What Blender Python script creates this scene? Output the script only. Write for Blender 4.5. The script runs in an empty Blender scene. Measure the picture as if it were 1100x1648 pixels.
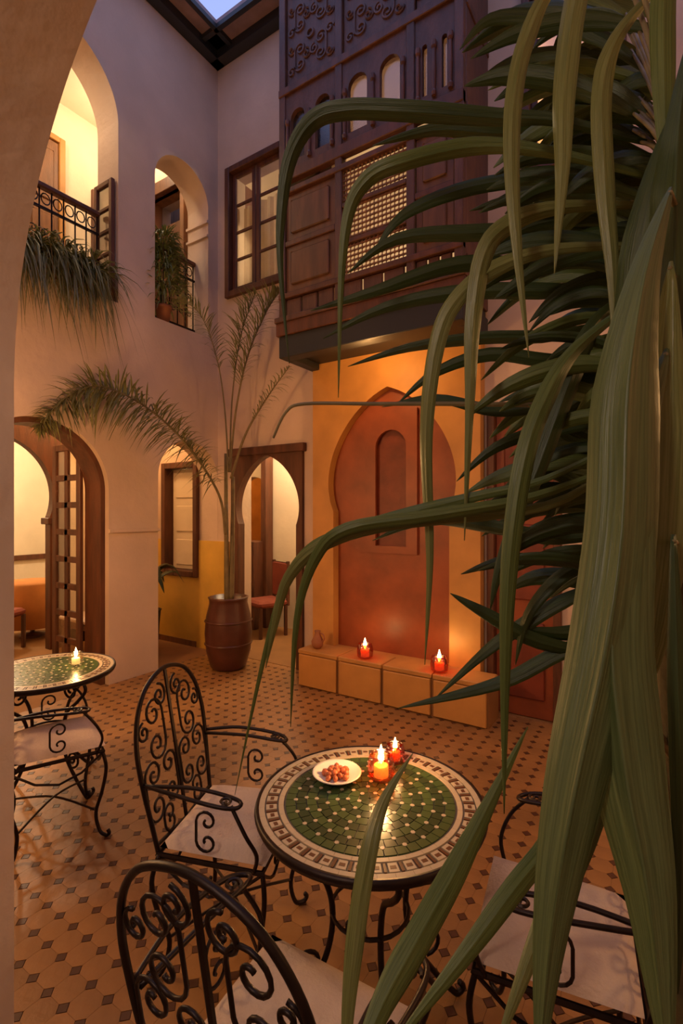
import bpy, math, random
from mathutils import Vector, Matrix
random.seed(7)
SC = bpy.context.scene
COL = SC.collection
PI = math.pi

# ------------------------------------------------------------------ camera
F_PX, CX, CY, CAM_H = 803.0, 550.0, 824.0, 1.67
YAW = math.radians(32.9)
cam_d = bpy.data.cameras.new('camera'); cam = bpy.data.objects.new('camera', cam_d)
COL.objects.link(cam); SC.camera = cam
cam_d.sensor_fit = 'HORIZONTAL'; cam_d.sensor_width = 36.0; cam_d.lens = F_PX / 1100 * 36
cam_d.clip_start = 0.02
cam.location = (0, 0, CAM_H); cam.rotation_euler = (PI / 2, 0, YAW)
FWD = Vector((-math.sin(YAW), math.cos(YAW), 0)); RGT = Vector((math.cos(YAW), math.sin(YAW), 0))

# ------------------------------------------------------------------ dusk sky, exposure, lamps
W = bpy.data.worlds.new('dusk_sky'); SC.world = W; W.use_nodes = True
_bg = W.node_tree.nodes['Background']
_bg.inputs[0].default_value = (0.35, 0.44, 0.86, 1); _bg.inputs[1].default_value = 1.1
SC.view_settings.view_transform = 'Standard'; SC.view_settings.look = 'None'
SC.view_settings.gamma = 1.0; SC.view_settings.use_curve_mapping = False
SC.view_settings.exposure = 0.12

def lamp(name, loc, power, col=(1.0, 0.60, 0.27), rad=0.10):
    l = bpy.data.lights.new(name, 'POINT'); l.energy = power; l.color = col; l.shadow_soft_size = rad
    o = bpy.data.objects.new(name, l); o.location = loc; COL.objects.link(o); return o
WARM = (1.0, 0.53, 0.20); AMBER = (1.0, 0.47, 0.14); SOFT = (1.0, 0.74, 0.46)
lamp('upper_gallery_light', (-5.35, 2.1, 6.3), 46, SOFT)
lamp('upper_gallery_light', (-5.55, 3.75, 6.35), 26, SOFT)
lamp('lower_gallery_light', (-5.4, 2.2, 3.0), 26, WARM)
lamp('gallery_corner_light', (-5.5, 3.6, 2.95), 30, WARM)
lamp('salon_light', (-7.9, 3.2, 2.9), 130, SOFT)
lamp('back_room_light', (-4.0, 5.1, 2.9), 68, SOFT)
lamp('inner_room_light', (-5.4, 6.6, 2.6), 25, AMBER)
lamp('upper_room_light', (-3.2, 5.4, 5.6), 50, SOFT)
lamp('upper_right_room_light', (-0.4, 5.4, 5.6), 40, WARM)
lamp('bay_under_light', (-2.1, 3.62, 2.98), 13, AMBER, 0.05)
lamp('court_wall_light', (-3.6, 0.78, 1.85), 70, WARM, 0.12)
lamp('court_wall_light', (1.25, 2.3, 2.3), 44, WARM, 0.12)
lamp('arcade_light', (-0.7, -1.2, 2.9), 46, (1.0, 0.78, 0.64), 0.15)

# ------------------------------------------------------------------ helpers
def P(px, py, Z):
    """a point seen at (px, py) that stands Z metres ahead"""
    return FWD * Z + RGT * ((px - CX) / F_PX * Z) + Vector((0, 0, CAM_H - (py - CY) / F_PX * Z))

def empty(name, loc=(0, 0, 0), rz=0.0):
    o = bpy.data.objects.new(name, None); o.empty_display_size = 0.1
    COL.objects.link(o); o.location = loc; o.rotation_euler = (0, 0, rz); return o

def tag(o, label=None, cat=None, group=None, kind=None):
    if label: o['label'] = label
    if cat: o['category'] = cat
    if group: o['group'] = group
    if kind: o['kind'] = kind
    return o

def catmull(pts, n=6):
    pts = [Vector(p) for p in pts]; out = []
    for i in range(len(pts) - 1):
        p0 = pts[max(i - 1, 0)]; p1 = pts[i]; p2 = pts[i + 1]; p3 = pts[min(i + 2, len(pts) - 1)]
        for k in range(n):
            t = k / n
            out.append(0.5 * ((2 * p1) + (p2 - p0) * t + (2 * p0 - 5 * p1 + 4 * p2 - p3) * t * t + (3 * p1 - p0 - 3 * p2 + p3) * t ** 3))
    out.append(pts[-1].copy()); return out

class MB:
    def __init__(s): s.v = []; s.f = []; s.uv = None
    def add(s, vs, fs):
        o = len(s.v); s.v += [tuple(v) for v in vs]; s.f += [tuple(i + o for i in f) for f in fs]; return s
    def box(s, x0, x1, y0, y1, z0, z1):
        vs = [(x, y, z) for z in (z0, z1) for y in (y0, y1) for x in (x0, x1)]
        return s.add(vs, [(0, 2, 3, 1), (4, 5, 7, 6), (0, 1, 5, 4), (2, 6, 7, 3), (0, 4, 6, 2), (1, 3, 7, 5)])
    def bevbox(s, x0, x1, y0, y1, z0, z1, b=0.01):
        """box with chamfered rims all round (24 corners)"""
        vs = []; fs = []
        lay = [(z0, b), (z0 + b, 0), (z1 - b, 0), (z1, b)]
        for z, i in lay:
            a0, a1, c0, c1 = x0 + i, x1 - i, y0 + i, y1 - i
            vs += [(a0 + b, c0, z), (a1 - b, c0, z), (a1, c0 + b, z), (a1, c1 - b, z), (a1 - b, c1, z), (a0 + b, c1, z), (a0, c1 - b, z), (a0, c0 + b, z)]
        for k in range(3):
            for j in range(8):
                fs.append((k * 8 + j, k * 8 + (j + 1) % 8, k * 8 + 8 + (j + 1) % 8, k * 8 + 8 + j))
        fs.append(tuple(range(7, -1, -1))); fs.append(tuple(range(24, 32)))
        return s.add(vs, fs)
    def tube(s, pts, r, n=6, closed=False, taper=None):
        pts = [Vector(p) for p in pts]; m = len(pts); rings = []
        up = None
        for i, p in enumerate(pts):
            a = pts[i - 1] if (i or closed) else p; b = pts[(i + 1) % m] if (i < m - 1 or closed) else p
            t = (b - a)
            t = t.normalized() if t.length > 1e-9 else Vector((0, 0, 1))
            if up is None:
                up = Vector((0, 0, 1)) if abs(t.z) < .9 else Vector((1, 0, 0))
            sd = t.cross(up)
            if sd.length < 1e-6: sd = t.orthogonal()
            sd.normalize(); up = sd.cross(t).normalized()
            rr = r if taper is None else r * (taper[0] + (taper[1] - taper[0]) * i / max(1, m - 1))
            rings.append([p + sd * math.cos(2 * PI * k / n) * rr + up * math.sin(2 * PI * k / n) * rr for k in range(n)])
        vs = [v for rg in rings for v in rg]; fs = []
        for i in range(m if closed else m - 1):
            j = (i + 1) % m
            for k in range(n):
                fs.append((i * n + k, i * n + (k + 1) % n, j * n + (k + 1) % n, j * n + k))
        if not closed:
            fs.append(tuple(range(n - 1, -1, -1))); fs.append(tuple((m - 1) * n + k for k in range(n)))
        return s.add(vs, fs)
    def lathe(s, prof, n=24, c=(0, 0, 0), cap=True):
        vs = []; fs = []
        for r, z in prof:
            vs += [(c[0] + r * math.cos(2 * PI * k / n), c[1] + r * math.sin(2 * PI * k / n), c[2] + z) for k in range(n)]
        for i in range(len(prof) - 1):
            for k in range(n):
                fs.append((i * n + k, i * n + (k + 1) % n, (i + 1) * n + (k + 1) % n, (i + 1) * n + k))
        if cap:
            fs.append(tuple(range(n - 1, -1, -1))); fs.append(tuple((len(prof) - 1) * n + k for k in range(n)))
        return s.add(vs, fs)
    def prism(s, poly, z0, z1):
        n = len(poly)
        vs = [(x, y, z0) for x, y in poly] + [(x, y, z1) for x, y in poly]
        fs = [tuple(range(n - 1, -1, -1)), tuple(range(n, 2 * n))] + [(k, (k + 1) % n, n + (k + 1) % n, n + k) for k in range(n)]
        return s.add(vs, fs)
    def mesh(s, name, mat, smooth=False):
        me = bpy.data.meshes.new(name); me.from_pydata(s.v, [], s.f); me.update()
        if mat: me.materials.append(mat)
        if s.uv:
            ul = me.uv_layers.new(name='leaf_uv'); vi = [0] * len(me.loops); me.loops.foreach_get('vertex_index', vi)
            ul.data.foreach_set('uv', [c for k in vi for c in s.uv[k]])
        if smooth: me.shade_smooth()
        return me
    def build(s, name, mat, parent=None, smooth=False):
        return link(name, s.mesh(name, mat, smooth), parent)

def link(name, me, parent=None, loc=None, rz=None):
    o = bpy.data.objects.new(name, me); COL.objects.link(o)
    if parent: o.parent = parent
    if loc is not None: o.location = loc
    if rz is not None: o.rotation_euler = (0, 0, rz)
    return o

def copy_tree(o, parent=None):
    c = o.copy(); COL.objects.link(c); c.parent = parent
    for ch in list(o.children): copy_tree(ch, c)
    return c

# openings for walls: (u0, u1, lo(u), hi(u))
def rect(u0, u1, z0, z1): return [(u0, u1, lambda u: z0, lambda u: z1)]
def round_arch(u0, u1, z0, spring, k=1.0):
    c = (u0 + u1) / 2; r = (u1 - u0) / 2
    return [(u0, u1, lambda u: z0, lambda u: spring + k * math.sqrt(max(0, r * r - (u - c) ** 2)))]
def horseshoe(c, jamb, R, z0, zc, point=0.0):
    """jamb half-width, arch radius R > jamb, arch centre at height zc, slight point at the crown"""
    def up(u):
        d = abs(u - c); return zc + math.sqrt(max(0, R * R - d * d)) + point * max(0, 1 - d / R)
    def dn(u):
        d = abs(u - c); return zc - math.sqrt(max(0, R * R - d * d))
    return [(c - R, c - jamb, dn, up), (c - jamb, c + jamb, lambda u: z0, up), (c + jamb, c + R, dn, up)]

def wall_mesh(axis, w0, w1, u0, u1, z0, z1, openings, step=0.03):
    """wall along 'x' or 'y' from u0 to u1, thickness w0..w1, with openings cut through"""
    ops = [o for grp in openings for o in grp]
    br = {u0, u1}
    for a, b, lo, hi in ops:
        br |= {a, b}
        flat = abs(hi(a + 1e-6) - hi((a + b) / 2)) < 1e-6 and abs(lo(a + 1e-6) - lo((a + b) / 2)) < 1e-6
        if not flat:
            n = max(8, int((b - a) / step))
            br |= {(a + b) / 2 - (b - a) / 2 * math.cos(PI * k / n) for k in range(1, n)}
    br = sorted(x for x in br if u0 - 1e-9 <= x <= u1 + 1e-9)
    bb = [br[0]]
    for x in br[1:]:
        if x - bb[-1] > 1e-5: bb.append(x)
    br = bb
    m = MB()
    def pt(u, w, z): return (u, w, z) if axis == 'x' else (w, u, z)
    def quad(a, b, c, d): m.add([a, b, c, d], [(0, 1, 2, 3)])
    def spans(ua, ub, u):
        mid = (ua + ub) / 2; e = min(1e-7, (ub - ua) / 4)
        uu = min(max(u, ua + e), ub - e)
        act = sorted([(lo(mid), lo(uu), hi(uu)) for a, b, lo, hi in ops if a <= mid <= b])
        res = []; cur = z0
        for _, l, h in act:
            res.append((cur, l)); cur = h
        res.append((cur, z1)); return res
    strips = []
    for a, b in zip(br[:-1], br[1:]):
        sa, sb = spans(a, b, a), spans(a, b, b); strips.append((a, b, sa, sb))
        for k, ((la, ha), (lb, hb)) in enumerate(zip(sa, sb)):
            if ha - la < 1e-5 and hb - lb < 1e-5: continue
            quad(pt(a, w0, la), pt(b, w0, lb), pt(b, w0, hb), pt(a, w0, ha))
            quad(pt(a, w1, la), pt(a, w1, ha), pt(b, w1, hb), pt(b, w1, lb))
            quad(pt(a, w0, la), pt(a, w1, la), pt(b, w1, lb), pt(b, w0, lb))
            quad(pt(a, w0, ha), pt(b, w0, hb), pt(b, w1, hb), pt(a, w1, ha))
    def jamb(u, L, R):
        zs = sorted({round(z, 5) for iv in L + R for z in iv})
        for p, q in zip(zs[:-1], zs[1:]):
            if q - p < 1e-4: continue
            mid = (p + q) / 2
            il = any(l < mid < h for l, h in L); ir = any(l < mid < h for l, h in R)
            if il != ir: quad(pt(u, w0, p), pt(u, w1, p), pt(u, w1, q), pt(u, w0, q))
    jamb(br[0], [], strips[0][2]); jamb(br[-1], strips[-1][3], [])
    for s, t in zip(strips[:-1], strips[1:]): jamb(t[0], s[3], t[2])
    return m

def wall(name, mat, axis, w0, w1, u0, u1, z0, z1, openings=(), parent=None, label=None, cat='wall', step=0.03, kind='structure'):
    o = wall_mesh(axis, w0, w1, u0, u1, z0, z1, openings, step).build(name, mat, parent)
    if parent is None: tag(o, label, cat, kind=kind)
    return o

# ------------------------------------------------------------------ materials
def mat(name, col, rough=0.6, metal=0.0, var=0.0, scale=4.0, bump=0.0, bscale=30.0, stretch=None, spec=0.5, col2=None, trans=0.0, emit=None):
    m = bpy.data.materials.new(name); m.use_nodes = True; nt = m.node_tree; n = nt.nodes; L = nt.links
    b = n['Principled BSDF']; b.inputs['Roughness'].default_value = rough; b.inputs['Metallic'].default_value = metal
    b.inputs['Specular IOR Level'].default_value = spec
    b.inputs['Base Color'].default_value = (*col, 1)
    if var or col2 or bump:
        tc = n.new('ShaderNodeTexCoord'); mp = n.new('ShaderNodeMapping'); L.new(tc.outputs['Object'], mp.inputs[0])
        if stretch: mp.inputs['Scale'].default_value = stretch
    if var or col2:
        nz = n.new('ShaderNodeTexNoise'); nz.inputs['Scale'].default_value = scale; nz.inputs['Detail'].default_value = 5
        L.new(mp.outputs[0], nz.inputs[0])
        cr = n.new('ShaderNodeValToRGB'); cr.color_ramp.elements[0].position = .32; cr.color_ramp.elements[1].position = .7
        c2 = col2 or tuple(min(1, c * (1 + var)) for c in col); c1 = tuple(c * (1 - var) for c in col)
        cr.color_ramp.elements[0].color = (*c1, 1); cr.color_ramp.elements[1].color = (*c2, 1)
        L.new(nz.outputs[0], cr.inputs[0]); L.new(cr.outputs[0], b.inputs['Base Color'])
    if bump:
        n2 = n.new('ShaderNodeTexNoise'); n2.inputs['Scale'].default_value = bscale; n2.inputs['Detail'].default_value = 4
        L.new(mp.outputs[0], n2.inputs[0])
        bp = n.new('ShaderNodeBump'); bp.inputs['Strength'].default_value = bump; bp.inputs['Distance'].default_value = 0.02
        L.new(n2.outputs[0], bp.inputs['Height']); L.new(bp.outputs[0], b.inputs['Normal'])
    if trans:
        tr = n.new('ShaderNodeBsdfTranslucent'); mx = n.new('ShaderNodeMixShader'); mx.inputs[0].default_value = trans
        L.new(b.outputs[0], mx.inputs[1]); L.new(tr.outputs[0], mx.inputs[2])
        tr.inputs[0].default_value = (*[min(1, c * 1.4) for c in col], 1)
        if var or col2: L.new(cr.outputs[0], tr.inputs[0])
        L.new(mx.outputs[0], n['Material Output'].inputs[0])
    if emit:
        b.inputs['Emission Color'].default_value = (*emit[0], 1); b.inputs['Emission Strength'].default_value = emit[1]
    return m
def glass_mat(name, tint=(1, 1, 1), clear=0.82, rough=0.08):
    m = bpy.data.materials.new(name); m.use_nodes = True; nt = m.node_tree; n = nt.nodes
    n.remove(n['Principled BSDF'])
    t = n.new('ShaderNodeBsdfTransparent'); t.inputs[0].default_value = (*tint, 1)
    g = n.new('ShaderNodeBsdfGlossy'); g.inputs['Roughness'].default_value = rough; g.inputs[0].default_value = (.9, .9, .9, 1)
    mx = n.new('ShaderNodeMixShader'); mx.inputs[0].default_value = 1 - clear
    nt.links.new(t.outputs[0], mx.inputs[1]); nt.links.new(g.outputs[0], mx.inputs[2]); nt.links.new(mx.outputs[0], n['Material Output'].inputs[0])
    return m

PLASTER = mat('pale_lime_plaster', (.63, .49, .385), .75, var=.10, scale=1.7, bump=.25, bscale=14)
CREAM = mat('cream_plaster', (.78, .68, .52), .7, var=.07, scale=2.0, bump=.15, bscale=14)
OCHRE = mat('ochre_tadelakt', (.53, .26, .068), .55, var=.16, scale=3, bump=.12, bscale=12)
RED = mat('red_tadelakt', (.27, .062, .020), .45, var=.22, scale=4, bump=.12, bscale=12)
DKRED = mat('dark_red_tadelakt', (.17, .03, .012), .5, var=.25, scale=5, bump=.1)
YELLOW = mat('yellow_plaster', (.68, .42, .07), .55, var=.14, scale=3, bump=.12, bscale=12)
WOOD = mat('dark_cedar_wood', (.105, .036, .016), .5, var=.35, scale=5, stretch=(3, 3, .5), bump=.15, bscale=40)
BROWN = mat('brown_cedar_wood', (.20, .085, .032), .5, var=.3, scale=5, stretch=(3, 3, .5), bump=.15, bscale=40)
BAYPANEL = mat('bay_panel_wood', (.13, .055, .022), .5, var=.3, scale=5, stretch=(3, 3, .5))
BAYWOOD = mat('carved_bay_wood', (.10, .042, .025), .5, var=.3, scale=6, stretch=(2, 2, .6), bump=.2, bscale=40)
EAVE = mat('eave_boards', (.30, .20, .19), .6, var=.2, scale=6, stretch=(1, 1, 1))
EAVEDK = mat('eave_moulding', (.022, .024, .026), .5)
IRON = mat('wrought_iron', (.022, .013, .011), .42, .6, var=.3, scale=20)
GROUT = mat('floor_grout', (.28, .135, .042), .85, var=.1)
TILE = mat('ochre_floor_tile', (.31, .15, .046), .42, var=.22, scale=2.5, bump=.1, bscale=30)
DOT = mat('dark_floor_inset', (.085, .032, .014), .4)
CUSH = mat('cream_cushion_cloth', (.56, .43, .32), .9, var=.06, scale=8, bump=.25, bscale=90)
GREEN1 = mat('green_glazed_tile', (.048, .085, .030), .22); GREEN2 = mat('dark_green_glazed_tile', (.026, .050, .022), .22)
CREAMT = mat('cream_glazed_tile', (.46, .38, .27), .3); BROWNT = mat('brown_glazed_tile', (.12, .05, .025), .3)
CEMENT = mat('mosaic_cement', (.16, .13, .09), .7)
def leaf_mat(name, c1, c2, rough=.36, trans=.2):
    m = mat(name, c1, rough, col2=c2, scale=1.0, trans=trans); n = m.node_tree.nodes
    mp = next(x for x in n if x.type == 'MAPPING'); tc = next(x for x in n if x.type == 'TEX_COORD')
    m.node_tree.links.new(tc.outputs['UV'], mp.inputs[0]); mp.inputs['Scale'].default_value = (26, 1.6, 1)
    nz = next(x for x in n if x.type == 'TEX_NOISE'); bp = n.new('ShaderNodeBump'); bp.inputs['Strength'].default_value = .35; bp.inputs['Distance'].default_value = .004
    m.node_tree.links.new(nz.outputs[0], bp.inputs['Height']); m.node_tree.links.new(bp.outputs[0], n['Principled BSDF'].inputs['Normal'])
    return m
LEAF = leaf_mat('palm_leaf', (.070, .108, .024), (.155, .20, .055))
LEAFOLIVE = leaf_mat('olive_palm_leaf', (.12, .14, .035), (.25, .27, .10), .28)
LEAFBIG = leaf_mat('broad_palm_leaf', (.062, .092, .030), (.125, .165, .062), .40, .12)
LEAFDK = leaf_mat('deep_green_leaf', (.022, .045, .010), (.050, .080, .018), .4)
LEAFPLAIN = mat('dark_plant_leaf', (.04, .065, .025), .45, var=.3, scale=6, trans=.15)
FROND = mat('feathery_frond', (.19, .19, .065), .5, var=.3, scale=8, trans=.25)
BUSH = mat('bush_leaf', (.16, .19, .05), .5, var=.35, scale=8, trans=.2)
STEM = mat('palm_stem', (.17, .13, .055), .6, var=.25, scale=10)
BARK = mat('palm_bark', (.075, .06, .022), .8, var=.4, scale=14, bump=.5, bscale=25)
POTRED = mat('dark_glazed_pot', (.085, .026, .016), .35, var=.25, scale=6)
POTDK = mat('charcoal_pot', (.03, .022, .022), .45)
TERRA = mat('terracotta', (.33, .13, .06), .7, var=.15)
SOIL = mat('soil', (.03, .02, .012), .95)
PORC = mat('white_porcelain', (.78, .70, .62), .25)
FRUIT = mat('dried_fruit', (.42, .10, .03), .4, var=.3, scale=30)
WAX = mat('candle_wax', (.85, .70, .45), .5, emit=((1, .55, .18), .6))
FLAME = mat('candle_flame', (1, .7, .3), .5, emit=((1, .62, .22), 60))
GLASS = glass_mat('window_glass', (.95, .93, .88), .86, .12)
BAYGLASS = glass_mat('dull_bay_glass', (.55, .47, .42), .86, .25)
AMBERG = glass_mat('amber_glass', (1.0, .55, .28), .8, .1)
REDG = glass_mat('red_glass', (.85, .22, .10), .75, .1)
CURTAIN = mat('cream_curtain', (.75, .60, .40), .85, var=.08, scale=10, trans=.35)
CLOTHO = mat('orange_cloth', (.50, .20, .05), .85, var=.15)
REDCL = mat('red_upholstery', (.26, .06, .035), .85, var=.2)
RUG = mat('pale_bench_cover', (.70, .58, .50), .9)

# ------------------------------------------------------------------ the setting
WT = 7.06
U1 = round_arch(1.62, 2.92, 3.72, 5.47); U2 = round_arch(3.34, 4.07, 3.72, 5.22)
L1 = round_arch(1.58, 2.82, 0.0, 1.87); L2 = round_arch(3.38, 4.218, 0.0, 2.05)
wall('wall_left', PLASTER, 'y', -4.85, -4.5, -0.6, 4.22, 0, WT, [U1, U2, L1, L2], label='tall pale plaster arcade wall with round arches on two floors')
NICHE = horseshoe(-2.15, .60, .66, 0.34, 1.95, .22)
wall('wall_back', PLASTER, 'x', 4.22, 4.5, -6.6, 2.1, 0, WT, [
    rect(-4.22, -3.22, 0.0, 2.36), rect(-5.47, -4.85, .90, 2.27), rect(-4.32, -3.46, 4.20, 5.68),
    rect(-2.85, -1.42, 3.75, 6.2), rect(-1.22, -.70, 0.0, 2.5), rect(-.95, -.25, 4.4, 5.9),
    rect(-5.72, -5.08, 3.72, 5.80)], label='pale plaster courtyard wall behind the carved bay and the orange niche')
# near arcade: the arch the viewer looks through
wall('wall_front', PLASTER, 'x', 0.25, 0.60, -6.6, 2.1, 0, WT, [round_arch(-1.36, 0.62, 0.0, 1.98)], label='near pale plaster arch at the left edge of the picture')
wall('wall_right', PLASTER, 'y', 1.8, 2.1, -2.2, 4.5, 0, WT, [], label='plain plaster courtyard wall out at the right')
# plaster skirting ledge on the pillar
m = MB()
m.box(-4.50, -4.472, 2.815, 3.385, 1.47, 1.50); m.box(-4.85, -4.50, 3.38, 3.40, 1.47, 1.50)
tag(m.build('trim_1', PLASTER), 'narrow plaster ledge across the arcade pillar', 'ledge', kind='structure')

def slab(name, x0, x1, y0, y1, z0, z1, m_, label, cat):
    return tag(MB().box(x0, x1, y0, y1, z0, z1).build(name, m_), label, cat, kind='structure')
def shell(name, x0, x1, y0, y1, z0, z1, m_, sides, label):
    m = MB(); t = .12
    if 'w' in sides: m.box(x0 - t, x0, y0 - t, y1 + t, z0, z1)
    if 'e' in sides: m.box(x1, x1 + t, y0 - t, y1 + t, z0, z1)
    if 's' in sides: m.box(x0, x1, y0 - t, y0, z0, z1)
    if 'n' in sides: m.box(x0, x1, y1, y1 + t, z0, z1)
    return tag(m.build(name, m_), label, 'wall', kind='structure')

slab('floor_gallery', -6.5, -4.5, -2.2, 4.22, -.12, 0.0, GROUT, 'plain ochre floor of the left gallery', 'floor')
slab('floor_arcade', -4.5, 2.1, -2.2, .60, -.12, -.002, GROUT, 'plain floor under the near arcade', 'floor')
slab('ceiling_gallery', -6.5, -4.85, -2.2, 4.22, 3.42, 3.70, PLASTER, 'plaster ceiling slab of the lower left gallery', 'ceiling')
slab('ceiling_upper_gallery', -6.5, -4.85, -2.2, 4.22, 6.75, 6.95, CREAM, 'cream ceiling of the upper left gallery', 'ceiling')
slab('ceiling_arcade', -4.85, 2.1, -2.2, .25, 3.42, 3.60, PLASTER, 'plaster ceiling of the near arcade', 'ceiling')
slab('wall_arcade', -6.6, 2.1, -2.35, -2.2, 0, 3.5, PLASTER, 'plaster wall behind the near arcade', 'wall')

# left gallery inner wall with the wooden doorway, the bright slot window, an upper door and an upper window
wall('wall_gallery', CREAM, 'y', -6.5, -6.3, -2.2, 4.22, 0, 6.95, [rect(1.68, 3.32, 0, 2.86),
     rect(3.74, 4.14, 3.95, 5.85)], label='warm cream inner wall of the left gallery')
shell('wall_salon', -9.3, -6.5, 1.0, 5.4, 0, 3.4, CREAM, 'wsn', 'cream walls of the lit salon beyond the wooden arch')
slab('floor_salon', -9.3, -6.5, 1.0, 5.4, -.12, 0, GROUT, 'floor of the lit salon', 'floor')
slab('ceiling_salon', -9.42, -6.5, .9, 5.5, 3.4, 3.5, CREAM, 'ceiling of the lit salon', 'ceiling')
tag(MB().bevbox(-9.3, -9.25, 1.2, 5.3, .84, .93, .008).build('trim_2', WOOD), 'dark wooden dado rail on the far salon wall', 'rail', kind='structure')
shell('wall_upper_salon', -8.3, -6.5, 3.0, 5.0, 3.7, 6.9, CREAM, 'wsn', 'walls of the small lit room upstairs')
slab('ceiling_upper_salon', -8.4, -6.5, 2.9, 5.1, 6.9, 7.0, CREAM, 'ceiling of the small lit room upstairs', 'ceiling')
slab('floor_upper_salon', -8.4, -6.5, 2.9, 5.1, 3.6, 3.7, GROUT, 'floor of the small lit room upstairs', 'floor')
lamp('upper_salon_light', (-7.4, 4.2, 5.9), 45, SOFT)

# rooms behind the back wall
shell('wall_back_room', -6.3, -2.95, 4.5, 5.6, 0, 3.3, CREAM, 'we', 'side walls of the room behind the open door')
wall('wall_partition', CREAM, 'x', 5.6, 5.75, -6.3, -2.95, 0, 3.3, [round_arch(-5.55, -4.87, 0, 1.86)], label='cream partition with an arch seen through the open door')
shell('wall_inner_room', -6.6, -3.2, 5.75, 7.6, 0, 3.3, OCHRE, 'wen', 'ochre walls of the innermost room')
slab('floor_back_room', -6.6, -2.95, 4.22, 7.7, -.12, 0, GROUT, 'floor of the room behind the open door', 'floor')
slab('ceiling_back_room', -6.7, -.5, 4.5, 7.7, 3.3, 3.4, CREAM, 'ceiling of the room behind the open door', 'ceiling')
shell('wall_upper_room', -5.0, -1.15, 4.5, 7.0, 3.6, 6.95, CREAM, 'wen', 'walls of the room behind the carved bay')
slab('floor_upper_room', -5.0, 1.2, 4.5, 7.0, 3.5, 3.6, BROWN, 'floor of the room behind the carved bay', 'floor')
slab('ceiling_upper_room', -5.1, 1.2, 4.5, 7.1, 6.95, 7.05, CREAM, 'ceiling of the room behind the carved bay', 'ceiling')
shell('wall_upper_right_room', -1.03, 1.0, 4.5, 7.0, 3.6, 6.95, CREAM, 'en', 'walls of the upper room at the right')
shell('wall_upper_passage', -5.8, -5.0, 4.5, 5.2, 3.7, 6.2, BROWN, 'wen', 'dark passage behind the upstairs door')

# eaves round the open sky
def eave(i, ax, w_in, w_wall, u0, u1):
    r = empty('trim_%d' % i)
    tag(r, {'left': 'dark eave along the top of the left arcade wall', 'back': 'dark eave along the top of the back wall',
            'front': 'dark eave above the near arcade wall', 'right': 'dark eave above the right wall'}[ax], 'eave', kind='structure')
    s = 1 if w_wall > w_in else -1
    a, b = sorted((w_in, w_wall)); c, d = sorted((w_wall - s * .12, w_wall))
    bx = (lambda m, p, q, z0, z1: m.box(p, q, u0, u1, z0, z1)) if ax in ('left', 'right') else (lambda m, p, q, z0, z1: m.box(u0, u1, p, q, z0, z1))
    bx(MB(), c, d, WT - .10, WT).build('moulding', EAVEDK, r)
    bx(MB(), a, b, WT, WT + .04).build('soffit', EAVE, r)
    e, f = sorted((w_in, w_in + s * .05)); bx(MB(), e, f, WT - .05, WT).build('fascia', EAVEDK, r)
eave(3, 'left', -4.15, -4.5, .6, 4.22); eave(4, 'back', 3.87, 4.22, -4.5, 1.8)
eave(5, 'front', .95, .6, -4.5, 1.8); eave(6, 'right', 1.45, 1.8, .6, 4.22)

# ------------------------------------------------------------------ courtyard floor: octagons and dark insets, 10 cm grid
floor = MB().box(-4.5, 1.8, .60, 4.30, -.12, -.004).build('floor', GROUT)
tag(floor, 'ochre tiled courtyard floor dotted with small dark insets', 'floor', kind='structure')
G = .1; hc = .024; ga = .0004
def octa(): 
    h = G / 2 - ga; c = h - hc
    return [(-c, -h), (c, -h), (h, -c), (h, c), (c, h), (-c, h), (-h, c), (-h, -c)]
def diam():
    d = hc - .003; return [(0, -d), (d, 0), (0, d), (-d, 0)]
oct_me = MB().prism(octa(), -.006, 0.0).mesh('tile', TILE); dot_me = MB().prism(diam(), -.006, .0003).mesh('inset', DOT)
def seen(x, y):
    v = Vector((x, y, 0)); Z = v.dot(FWD)
    if Z < .3: return None
    px = CX + F_PX * v.dot(RGT) / Z; py = CY + F_PX * CAM_H / Z
    return Z if (28 < px < 1100 and py < 1648) else None
def place_grid(me, poly, z0, z1, ox, name, stuffname, mt):
    cells = []
    for i in range(63):
        for j in range(36):
            x = -4.5 + G * (i + ox); y = .60 + G * (j + ox)
            if x > 1.79 or y > 4.2: continue
            cells.append((seen(x, y), x, y))
    vis = sorted([c for c in cells if c[0] is not None])
    for Z, x, y in vis[:300]: link(name, me, floor, (x, y, 0))
    rest = MB()
    for Z, x, y in vis[300:] + [c for c in cells if c[0] is None]:
        rest.prism([(x + a, y + b) for a, b in poly], z0, z1)
    tag(rest.build(stuffname, mt, floor), kind='stuff')
place_grid(oct_me, octa(), -.006, 0.0, .5, 'tile', 'tile_field', TILE)
place_grid(dot_me, diam(), -.006, .0003, 0.0, 'inset', 'inset_field', DOT)

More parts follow.
